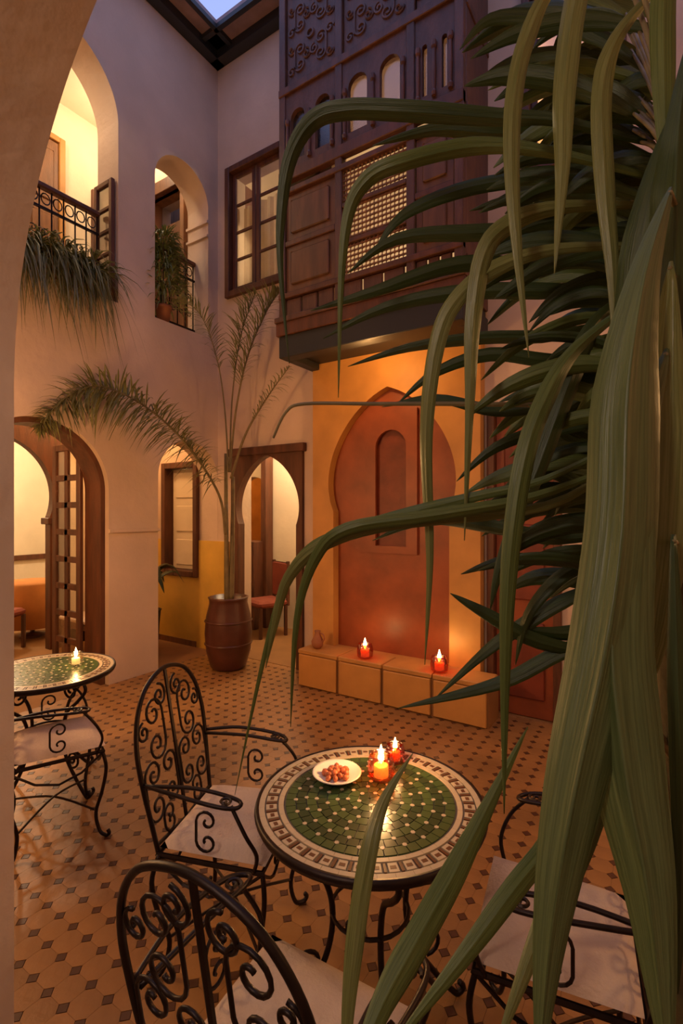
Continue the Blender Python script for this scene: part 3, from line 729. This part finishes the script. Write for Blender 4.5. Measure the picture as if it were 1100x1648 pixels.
# ------------------------------------------------------------------ furniture seen in the rooms
r = empty('low_bench', (-5.62, 3.42, 0), .0); tag(r, 'dark wooden bench with pale cover under the arcade', 'bench')
MB().bevbox(-.28, .28, -.32, .32, .34, .42, .01).build('seat_board', WOOD, r); MB().bevbox(-.30, .30, -.34, .34, .42, .47, .015).build('cover', RUG, r)
for sx in (-1, 1):
    for sy in (-1, 1): MB().bevbox(sx * .24 - .035, sx * .24 + .035, sy * .28 - .035, sy * .28 + .035, 0, .34, .005).build('leg', WOOD, r)
    MB().bevbox(sx * .24 - .015, sx * .24 + .015, -.25, .25, .12, .30, .005).build('side_board', WOOD, r)
r = empty('cloth_table', (-7.15, 3.38, 0)); tag(r, 'small table under an orange cloth in the lit salon', 'table')
MB().lathe([(.40, .16), (.385, .45), (.36, .72), (.33, .745), (.002, .75)], 28).build('tablecloth', CLOTHO, r, True)
MB().lathe([(.16, 0), (.16, .03), (.03, .06), (.03, .70)], 12).build('pedestal', WOOD, r)
def red_chair(x, y, rz, label):
    r = empty('upholstered_chair', (x, y, 0), math.radians(rz)); tag(r, label, 'chair', 'red chairs in the rooms')
    MB().bevbox(-.22, .22, -.22, .22, .40, .49, .03).build('seat', REDCL, r)
    MB().bevbox(-.21, .21, -.25, -.20, .50, .98, .02).build('backrest', REDCL, r)
    for sx in (-1, 1):
        for sy in (-1, 1): MB().bevbox(sx * .19 - .02, sx * .19 + .02, sy * .19 - .02, sy * .19 + .02, 0, .41, .004).build('leg', WOOD, r)
        MB().bevbox(sx * .19 - .02, sx * .19 + .02, -.245, -.205, .40, 1.0, .004).build('back_post', WOOD, r)
red_chair(-6.72, 2.78, 30, 'red upholstered chair just inside the salon doorway')
red_chair(-4.55, 5.15, 160, 'red upholstered chair just inside the square doorway')
r = empty('sideboard', (-4.98, 5.40, 0)); tag(r, 'dark wooden sideboard in the room behind the square doorway', 'cabinet')
MB().bevbox(-.30, .12, -.16, .16, .0, 1.25, .01).build('body', WOOD, r)
for zz in (.1, .68): q = MB().bevbox(-.26, .08, -.175, -.16, zz, zz + .48, .006).build('door', BROWN, r); MB().lathe([(.004, 0), (.014, .01), (.004, .02)], 8, (.03, -.185, zz + .24)).build('knob', IRON, q)

# ------------------------------------------------------------------ plants
rnd = random.Random(11)
def thin_leaf(m, p, d, L, w, droop):
    """narrow leaflet from p along d, drooping under its weight (4 segments, V section)"""
    d = d.normalized(); sd = d.cross(Vector((0, 0, 1)))
    sd = sd.normalized() if sd.length > 1e-3 else Vector((1, 0, 0))
    vs = []; n = 4
    for k in range(n + 1):
        t = k / n; c = p + d * L * t + Vector((0, 0, -droop * L * t * t))
        ww = w * (.55 + .9 * t if t < .45 else (1 - t) / .55 * .95 + .02)
        vs += [c + sd * ww + Vector((0, 0, ww * .4)), c, c - sd * ww + Vector((0, 0, ww * .4))]
    fs = []
    for k in range(n):
        o = k * 3; fs += [(o, o + 1, o + 4, o + 3), (o + 1, o + 2, o + 5, o + 4)]
    m.add(vs, fs)
def frond(parent, pts, Lmax, npair, w=.007, droop=.5, stem=.010, start=.15, lift=.25, name='frond', ahead=(.5, .95)):
    base = parent.location
    path = catmull([Vector(p) - base for p in pts], 10)
    fr_ = MB().tube(path, stem, 6, taper=(1.0, .2)).build(name, STEM, parent, True)
    m = MB(); N = len(path) - 1
    for k in range(npair):
        t = start + (1 - start) * (k + .5) / npair; q = t * N; i = min(int(q), N - 1)
        p = path[i].lerp(path[i + 1], q - i); tg = (path[i + 1] - path[i]).normalized()
        sd = tg.cross(Vector((0, 0, 1)))
        if sd.length < .05: sd = Vector((rnd.uniform(-1, 1), rnd.uniform(-1, 1), 0))
        sd.normalize(); up = sd.cross(tg)
        prof = max(.25, math.sin(PI * min(1, .12 + .88 * (t - start) / (1 - start))) ** .6)
        for s in (-1, 1):
            d = tg * rnd.uniform(*ahead) + sd * s * rnd.uniform(.6, 1.0) + up * (rnd.uniform(-1.3, 1.6) if lift is None else rnd.uniform(-.1, 2 * lift))
            thin_leaf(m, p, d, Lmax * prof * rnd.uniform(.8, 1.1), w, droop * rnd.uniform(.6, 1.3))
    tag(m.build('leaflets', FROND, fr_), kind='stuff')
    return fr_

# tall potted palm in the corner
pot = empty('tall_pot', (-3.93, 3.84, 0)); tag(pot, 'large dark red barrel-shaped pot standing in the courtyard corner', 'pot')
MB().lathe([(.155, 0), (.19, .03), (.235, .20), (.25, .38), (.235, .56), (.20, .70), (.205, .74), (.215, .76), (.19, .765), (.18, .72)], 32).build('body', POTRED, pot, True)
for zz in (.26, .50): MB().lathe([(.243, zz), (.255, zz + .012), (.243, zz + .024)], 32, cap=False).build('band', POTRED, pot, True)
MB().lathe([(.19, .71), (.002, .715)], 24).build('soil', SOIL, pot)
pp = empty('potted_palm', (-3.93, 3.84, .715)); tag(pp, 'slender feathery palm growing from the dark red barrel pot', 'plant')
base = Vector((-3.93, 3.84, 0))
for k, (dx, dy, h) in enumerate(((-.03, .0, 2.30), (.035, .02, 2.05), (0.0, -.03, 1.75))):
    MB().tube(catmull([(dx * .6, dy * .6, 0), (dx, dy, .5), (dx * 1.4, dy, h - .715)], 5), .030, 8, taper=(1.15, .55)).build('trunk', STEM, pp, True)
frond(pp, [P(363, 860, 5.25), P(352, 795, 5.15), P(300, 715, 4.95), P(235, 655, 4.75), P(160, 622, 4.55), P(100, 645, 4.4), P(62, 690, 4.3)], .40, 250, .009, .45, .016, .20, None, ahead=(.1, .6))
frond(pp, [P(372, 770, 5.25), P(395, 700, 5.15), P(430, 640, 5.05), P(466, 590, 4.95)], .24, 26, .006, .5, .016, .45)
frond(pp, [P(370, 760, 5.3), P(380, 660, 5.25), P(400, 570, 5.2), P(430, 500, 5.15), P(450, 470, 5.12)], .36, 70, .007, .3, .013, .35, .4)
frond(pp, [P(368, 760, 5.3), P(362, 660, 5.3), P(350, 580, 5.25), P(325, 510, 5.1), P(290, 480, 4.9)], .30, 44, .006, .35, .010, .45, .4)
frond(pp, [P(370, 750, 5.3), P(374, 640, 5.3), P(388, 540, 5.3), P(412, 470, 5.25)], .34, 50, .007, .3, .011, .45, .4)

# dark plant pot behind the pillar
pot2 = empty('plant_pot', (-5.12, 3.68, 0)); tag(pot2, 'slim charcoal pot half hidden behind the arcade pillar', 'pot')
MB().lathe([(.10, 0), (.13, .06), (.15, .34), (.165, .50), (.175, .52), (.155, .525), (.145, .48)], 24).build('body', POTDK, pot2, True)
MB().lathe([(.15, .47), (.002, .475)], 20).build('soil', SOIL, pot2)
pl2 = empty('leafy_plant', (-5.12, 3.68, .475)); tag(pl2, 'dark broad-leaved plant behind the arcade pillar', 'plant')
BLADE_UV = []
def blade_mesh(pts, wmax, twist=0.0, fold=.22, tip=1.0, n=5, ref=None, basew=.35):
    """strap leaf through world points; V-folded, with a midrib; twisted round its own axis"""
    path = catmull(pts, n); N = len(path); vs = []; fs = []; ref = ref or Vector((0, 0, CAM_H))
    for i, p in enumerate(path):
        t = i / (N - 1)
        tg = (path[min(i + 1, N - 1)] - path[max(i - 1, 0)]).normalized()
        vw = (p - ref).normalized(); sd = tg.cross(vw)
        sd = sd.normalized() if sd.length > .05 else tg.orthogonal().normalized()
        nr = sd.cross(tg).normalized(); a = twist * (1 - .3 * t) if not callable(twist) else twist(t)
        s2 = sd * math.cos(a) + nr * math.sin(a); n2 = nr * math.cos(a) - sd * math.sin(a)
        prof = basew + (1 - basew) * min(1, t / .3) if t < .3 else (1.0 if t < .5 else max(.04, (1 - ((t - .5) / .5) ** 1.7 * tip)))
        h = wmax / 2 * prof; th = .0012
        for u, dn in ((-1, 1), (-.5, .62), (-.06, .10), (0, -.05), (.06, .10), (.5, .62), (1, 1)): vs.append(p + s2 * u * h + n2 * (fold * h * dn))
        for u, dn in ((1, 1), (.5, .62), (0, .0), (-.5, .62), (-1, 1)): vs.append(p + s2 * u * h + n2 * (fold * h * dn + th))
    K = 12
    for i in range(N - 1):
        for k in range(K): fs.append((i * K + k, i * K + (k + 1) % K, (i + 1) * K + (k + 1) % K, (i + 1) * K + k))
    fs.append(tuple(range(K - 1, -1, -1))); fs.append(tuple((N - 1) * K + k for k in range(K)))
    uv = []
    for i in range(N):
        uv += [((u + 1) / 2, i / 8) for u in (-1, -.5, -.06, 0, .06, .5, 1, 1, .5, 0, -.5, -1)]
    BLADE_UV[:] = uv
    return vs, fs
for k in range(14):
    a = k * 2.4; L = .30 + .06 * (k % 3); z = .05 + .05 * (k % 5)
    pts = [Vector((0, 0, z)), Vector((.3 * L * math.cos(a), .3 * L * math.sin(a), z + .30)), Vector((.8 * L * math.cos(a), .8 * L * math.sin(a), z + .38)), Vector((1.1 * L * math.cos(a), 1.1 * L * math.sin(a), z + .22))]
    v, f = blade_mesh(pts, .085, .3 * math.sin(k), ref=Vector((0, 0, 3)))
    MB().add(v, f).build('leaf', LEAFPLAIN, pl2, True)
MB().tube([(0, 0, 0), (.01, 0, .3)], .018, 6).build('stem', STEM, pl2)

# trailing plant over the left balcony, bushy plant in the small arch
tr = empty('balcony_trough', (-4.58, 2.30, 3.705)); tag(tr, 'brown planter box on the ledge of the large upstairs arch', 'planter')
MB().bevbox(-.08, .07, -.50, .50, .017, .20, .01).build('box', TERRA, tr); MB().box(-.07, .06, -.48, .48, .195, .202).build('soil', SOIL, tr)
tp = empty('trailing_plant', (-4.58, 2.30, 3.91)); tag(tp, 'trailing grassy plant spilling over the large upstairs arch ledge', 'plant')
m = MB()
for k in range(620):
    y = rnd.uniform(-.48, .48); a = rnd.gauss(0, .75); L = rnd.uniform(.30, .70)
    thin_leaf(m, Vector((rnd.uniform(-.05, .05), y, 0)), Vector((math.cos(a) * .8, math.sin(a) * .9, rnd.uniform(.25, 1.9))), L, .012, rnd.uniform(.6, 2.2))
tag(m.build('foliage', FROND, tp), kind='stuff')
for k in range(7):
    y = -.42 + .13 * k; MB().tube(catmull([(.0, y, -.0), (.16, y, .16), (.27, y + .04, 0), (.30, y + .05, -.35)], 5), .005, 5, taper=(1, .3)).build('stem', STEM, tp)
bp_ = empty('plant_pot', (-4.60, 3.52, 3.70)); tag(bp_, 'small terracotta pot on the ledge of the small upstairs arch', 'pot')
MB().lathe([(.06, .02), (.08, .18), (.092, .185), (.092, .22), (.08, .22), (.07, .19)], 20).build('body', TERRA, bp_, True); MB().lathe([(.078, .20), (.002, .205)], 16).build('soil', SOIL, bp_)
bu = empty('bushy_plant', (-4.60, 3.52, 3.905)); tag(bu, 'bushy green plant in the small upstairs arch', 'plant')
m = MB()
for k in range(760):
    h = rnd.random() ** .8; a = rnd.uniform(0, 2 * PI); q = .44 * (1 - h * .6) * rnd.uniform(.3, 1)
    thin_leaf(m, Vector((q * .6 * math.cos(a), q * .6 * math.sin(a), h * .80)), Vector((math.cos(a), math.sin(a), rnd.uniform(-.3, 1.3))), rnd.uniform(.10, .22), .010, rnd.uniform(.2, 1.1))
tag(m.build('foliage', BUSH, bu), kind='stuff'); MB().tube([(0, 0, 0), (0, 0, .8)], .012, 6, taper=(1, .3)).build('stem', STEM, bu)

# ------------------------------------------------------------------ the big near palm
TR = Vector((.03, 1.02, 0))
np_ = empty('palm_pot', tuple(TR)); tag(np_, 'terracotta pot of the large near palm, low at the right', 'pot')
MB().lathe([(.12, 0), (.15, .03), (.18, .30), (.19, .34), (.205, .345), (.205, .39), (.185, .39), (.17, .34)], 28).build('body', TERRA, np_, True)
MB().lathe([(.175, .35), (.002, .36)], 20).build('soil', SOIL, np_)
palm = empty('large_palm', (TR.x, TR.y, .36)); tag(palm, 'large near palm with long drooping strap leaves filling the right side', 'palm')
pb = palm.location.copy()
hub = P(1085, 330, 1.05)
trunk = MB(); path = catmull([TR + Vector((0, 0, .36)), TR + Vector((.01, 0, 1.0)), TR + Vector((.0, .02, 1.7)), TR + Vector((.01, .03, 2.25))], 8)
trunk.tube([p - pb for p in path], .048, 12, taper=(1.1, .75)).build('trunk', BARK, palm, True)
def leaf(pxs, Z0, Z1, wpx, mt, tw=0.0, fold=.25, name='leaf', stalk=True):
    bw = .06 if wpx > 100 else .25
    n = len(pxs) - 1
    pts = [P(x, y, Z0 + (Z1 - Z0) * i / n) for i, (x, y) in enumerate(pxs)]
    w = wpx * .74 * (Z0 + Z1) / 2 / F_PX
    v, f = blade_mesh([p - pb for p in pts], w, tw, fold, ref=Vector((0, 0, CAM_H)) - pb, basew=bw)
    m = MB().add(v, f); m.uv = list(BLADE_UV); o = m.build(name, mt, palm, True)
    if stalk:
        p0 = pts[0] - pb; zt = min(max(pts[0].z - .12, .75), 2.2) - .36
        q = Vector((0, .015, zt))
        MB().tube(catmull([q, q.lerp(p0, .5) + Vector((0, 0, .03)), p0 + (pts[1] - pts[0]).normalized() * .01], 4), .0055, 6, taper=(1.3, .6)).build('petiole', STEM, o, True)
    return o
near = [
 ([(1040, 230), (900, 195), (800, 190), (650, 180), (560, 178), (505, 195), (470, 250), (455, 330), (452, 430), (466, 585)], 1.1, 1.35, 40, LEAFDK, .3),
 ([(1050, 285), (880, 245), (760, 237), (640, 265), (590, 292), (562, 345), (550, 450), (545, 640)], 1.05, 1.25, 36, LEAF, .3),
 ([(1050, 330), (900, 335), (820, 362), (780, 410), (762, 520), (757, 650), (748, 870)], 1.0, 1.05, 42, LEAFOLIVE, .2),
 ([(1060, 395), (900, 400), (800, 430), (735, 482), (703, 555), (686, 700), (692, 900), (684, 1070)], 1.0, 1.1, 38, LEAFOLIVE, -.2),
 ([(1010, -60), (900, -30), (850, 60), (828, 160), (825, 280), (835, 420), (852, 575)], .95, .95, 38, LEAFOLIVE, .15),
 ([(1020, -90), (950, -60), (925, 10), (908, 150), (905, 280), (893, 440)], .9, .9, 50, LEAFOLIVE, -.15),
 ([(1060, -20), (995, 60), (970, 150), (975, 300), (988, 450), (996, 650)], .9, .9, 42, LEAFOLIVE, .2),
 ([(1110, -80), (1072, -30), (1070, 150), (1078, 340)], .85, .85, 50, LEAF, .2),
 ([(1030, 480), (930, 560), (880, 640), (845, 740), (822, 900), (814, 1080), (812, 1310)], .95, .85, 44, LEAF, .2),
 ([(1020, 700), (880, 770), (760, 800), (640, 830), (540, 862), (490, 892), (455, 950), (420, 1080), (378, 1280)], 1.0, 1.2, 26, LEAF, -.2),
 ([(1020, 740), (860, 800), (700, 830), (560, 852), (508, 900), (478, 1000), (468, 1170)], 1.0, 1.15, 30, LEAF, .25),
 ([(1020, 730), (880, 815), (640, 842), (525, 875), (465, 930), (442, 1010), (428, 1075)], 1.02, 1.18, 30, LEAFOLIVE, .2),
 ([(1082, 300), (1040, 440), (1012, 620), (1003, 850), (975, 1050), (925, 1280), (888, 1500), (866, 1740)], .76, .55, 150, LEAFBIG, .15),
 ([(1075, 560), (1010, 760), (985, 1000), (1005, 1230), (1045, 1450), (1078, 1740)], .74, .52, 160, LEAFBIG, -.1),
 ([(1070, 450), (1045, 620), (1030, 850), (985, 1080), (945, 1280), (905, 1430), (876, 1580)], .80, .64, 140, LEAFDK, .4),
 ([(1100, 150), (1065, 300), (1045, 480), (1030, 700), (1015, 900), (1010, 1060)], .84, .80, 120, LEAFDK, .3),
 ([(1110, 60), (1090, 250), (1085, 450), (1080, 650), (1090, 860)], .8, .74, 110, LEAFDK, -.2),
 ([(1080, 420), (1060, 650), (1050, 850), (1035, 1030), (1020, 1150)], .75, .72, 120, LEAFOLIVE, -.3),
 ([(1085, 480), (1075, 650), (1075, 800), (1065, 960)], .8, .8, 70, LEAF, .4),
 ([(552, 1760), (562, 1600), (578, 1460), (598, 1350), (622, 1280), (665, 1212)], .74, .95, 40, LEAFOLIVE, .2),
 ([(560, 1760), (615, 1620), (680, 1500), (735, 1400), (785, 1300), (850, 1170)], .66, .95, 58, LEAF, -.2),
 ([(990, 1150), (900, 1335), (830, 1430), (740, 1550), (620, 1700)], .8, .64, 46, LEAF, .3),
 ([(1000, 1180), (930, 1350), (870, 1500), (795, 1700)], .75, .62, 44, LEAFOLIVE, .25),
 ([(1085, 860), (1092, 1100), (1098, 1350), (1092, 1600)], .7, .6, 40, LEAFDK, .3),
 ([(1020, 470), (960, 520), (920, 610), (870, 745), (810, 900), (790, 980)], 1.1, 1.1, 44, LEAFDK, .3),
]
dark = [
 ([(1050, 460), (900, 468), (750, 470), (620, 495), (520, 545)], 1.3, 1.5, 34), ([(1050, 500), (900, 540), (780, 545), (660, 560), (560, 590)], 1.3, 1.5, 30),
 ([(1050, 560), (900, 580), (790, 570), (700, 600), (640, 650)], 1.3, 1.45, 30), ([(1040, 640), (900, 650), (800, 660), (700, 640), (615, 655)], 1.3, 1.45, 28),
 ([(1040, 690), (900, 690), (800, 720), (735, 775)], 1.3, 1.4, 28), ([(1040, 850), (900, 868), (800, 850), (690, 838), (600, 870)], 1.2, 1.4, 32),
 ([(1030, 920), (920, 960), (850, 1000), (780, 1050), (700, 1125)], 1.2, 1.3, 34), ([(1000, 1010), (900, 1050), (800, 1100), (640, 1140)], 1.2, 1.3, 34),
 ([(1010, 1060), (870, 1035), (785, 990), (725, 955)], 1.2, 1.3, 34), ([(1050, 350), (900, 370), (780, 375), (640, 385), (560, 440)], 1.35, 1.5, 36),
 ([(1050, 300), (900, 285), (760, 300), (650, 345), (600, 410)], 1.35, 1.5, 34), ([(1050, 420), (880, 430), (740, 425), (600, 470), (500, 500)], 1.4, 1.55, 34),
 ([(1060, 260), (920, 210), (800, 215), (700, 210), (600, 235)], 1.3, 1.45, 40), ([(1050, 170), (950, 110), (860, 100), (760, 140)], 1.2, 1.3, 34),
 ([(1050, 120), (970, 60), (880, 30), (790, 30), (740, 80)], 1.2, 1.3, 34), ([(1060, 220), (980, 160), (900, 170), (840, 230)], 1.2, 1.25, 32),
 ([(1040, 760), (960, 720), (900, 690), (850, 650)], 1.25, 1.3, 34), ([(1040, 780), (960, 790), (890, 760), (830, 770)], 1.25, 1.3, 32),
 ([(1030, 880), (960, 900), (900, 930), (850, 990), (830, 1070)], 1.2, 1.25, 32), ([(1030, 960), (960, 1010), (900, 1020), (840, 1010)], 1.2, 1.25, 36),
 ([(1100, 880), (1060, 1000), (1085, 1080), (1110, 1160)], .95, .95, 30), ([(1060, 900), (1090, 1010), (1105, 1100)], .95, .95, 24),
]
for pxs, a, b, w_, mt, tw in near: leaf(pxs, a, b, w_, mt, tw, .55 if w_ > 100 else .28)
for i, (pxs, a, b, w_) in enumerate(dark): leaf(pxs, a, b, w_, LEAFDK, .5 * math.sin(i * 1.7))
for k in range(120):                                  # the rest of the crown, further back
    y0 = rnd.uniform(20, 620) if k % 3 else rnd.uniform(600, 980); x0 = rnd.uniform(1010, 1090); L = rnd.uniform(120, 300); sg = rnd.uniform(-.35, .25)
    Z = rnd.uniform(1.15, 1.6)
    pts = [(x0, y0), (x0 - L * .4, y0 + sg * L * .4 - 15), (x0 - L * .75, y0 + sg * L * .75 + 5), (x0 - L, y0 + sg * L + 45)]
    leaf(pts, Z * .9, Z, rnd.uniform(26, 46), LEAFDK if k % 4 else LEAF, rnd.uniform(-.8, .8))
MB().tube(catmull([p - pb for p in (P(900, 652, 1.3), P(740, 650, 1.35), P(600, 650, 1.4), P(490, 650, 1.45), P(460, 664, 1.46), P(440, 705, 1.47))], 6), .006, 6, taper=(1.2, .6)).build('petiole', STEM, palm, True)
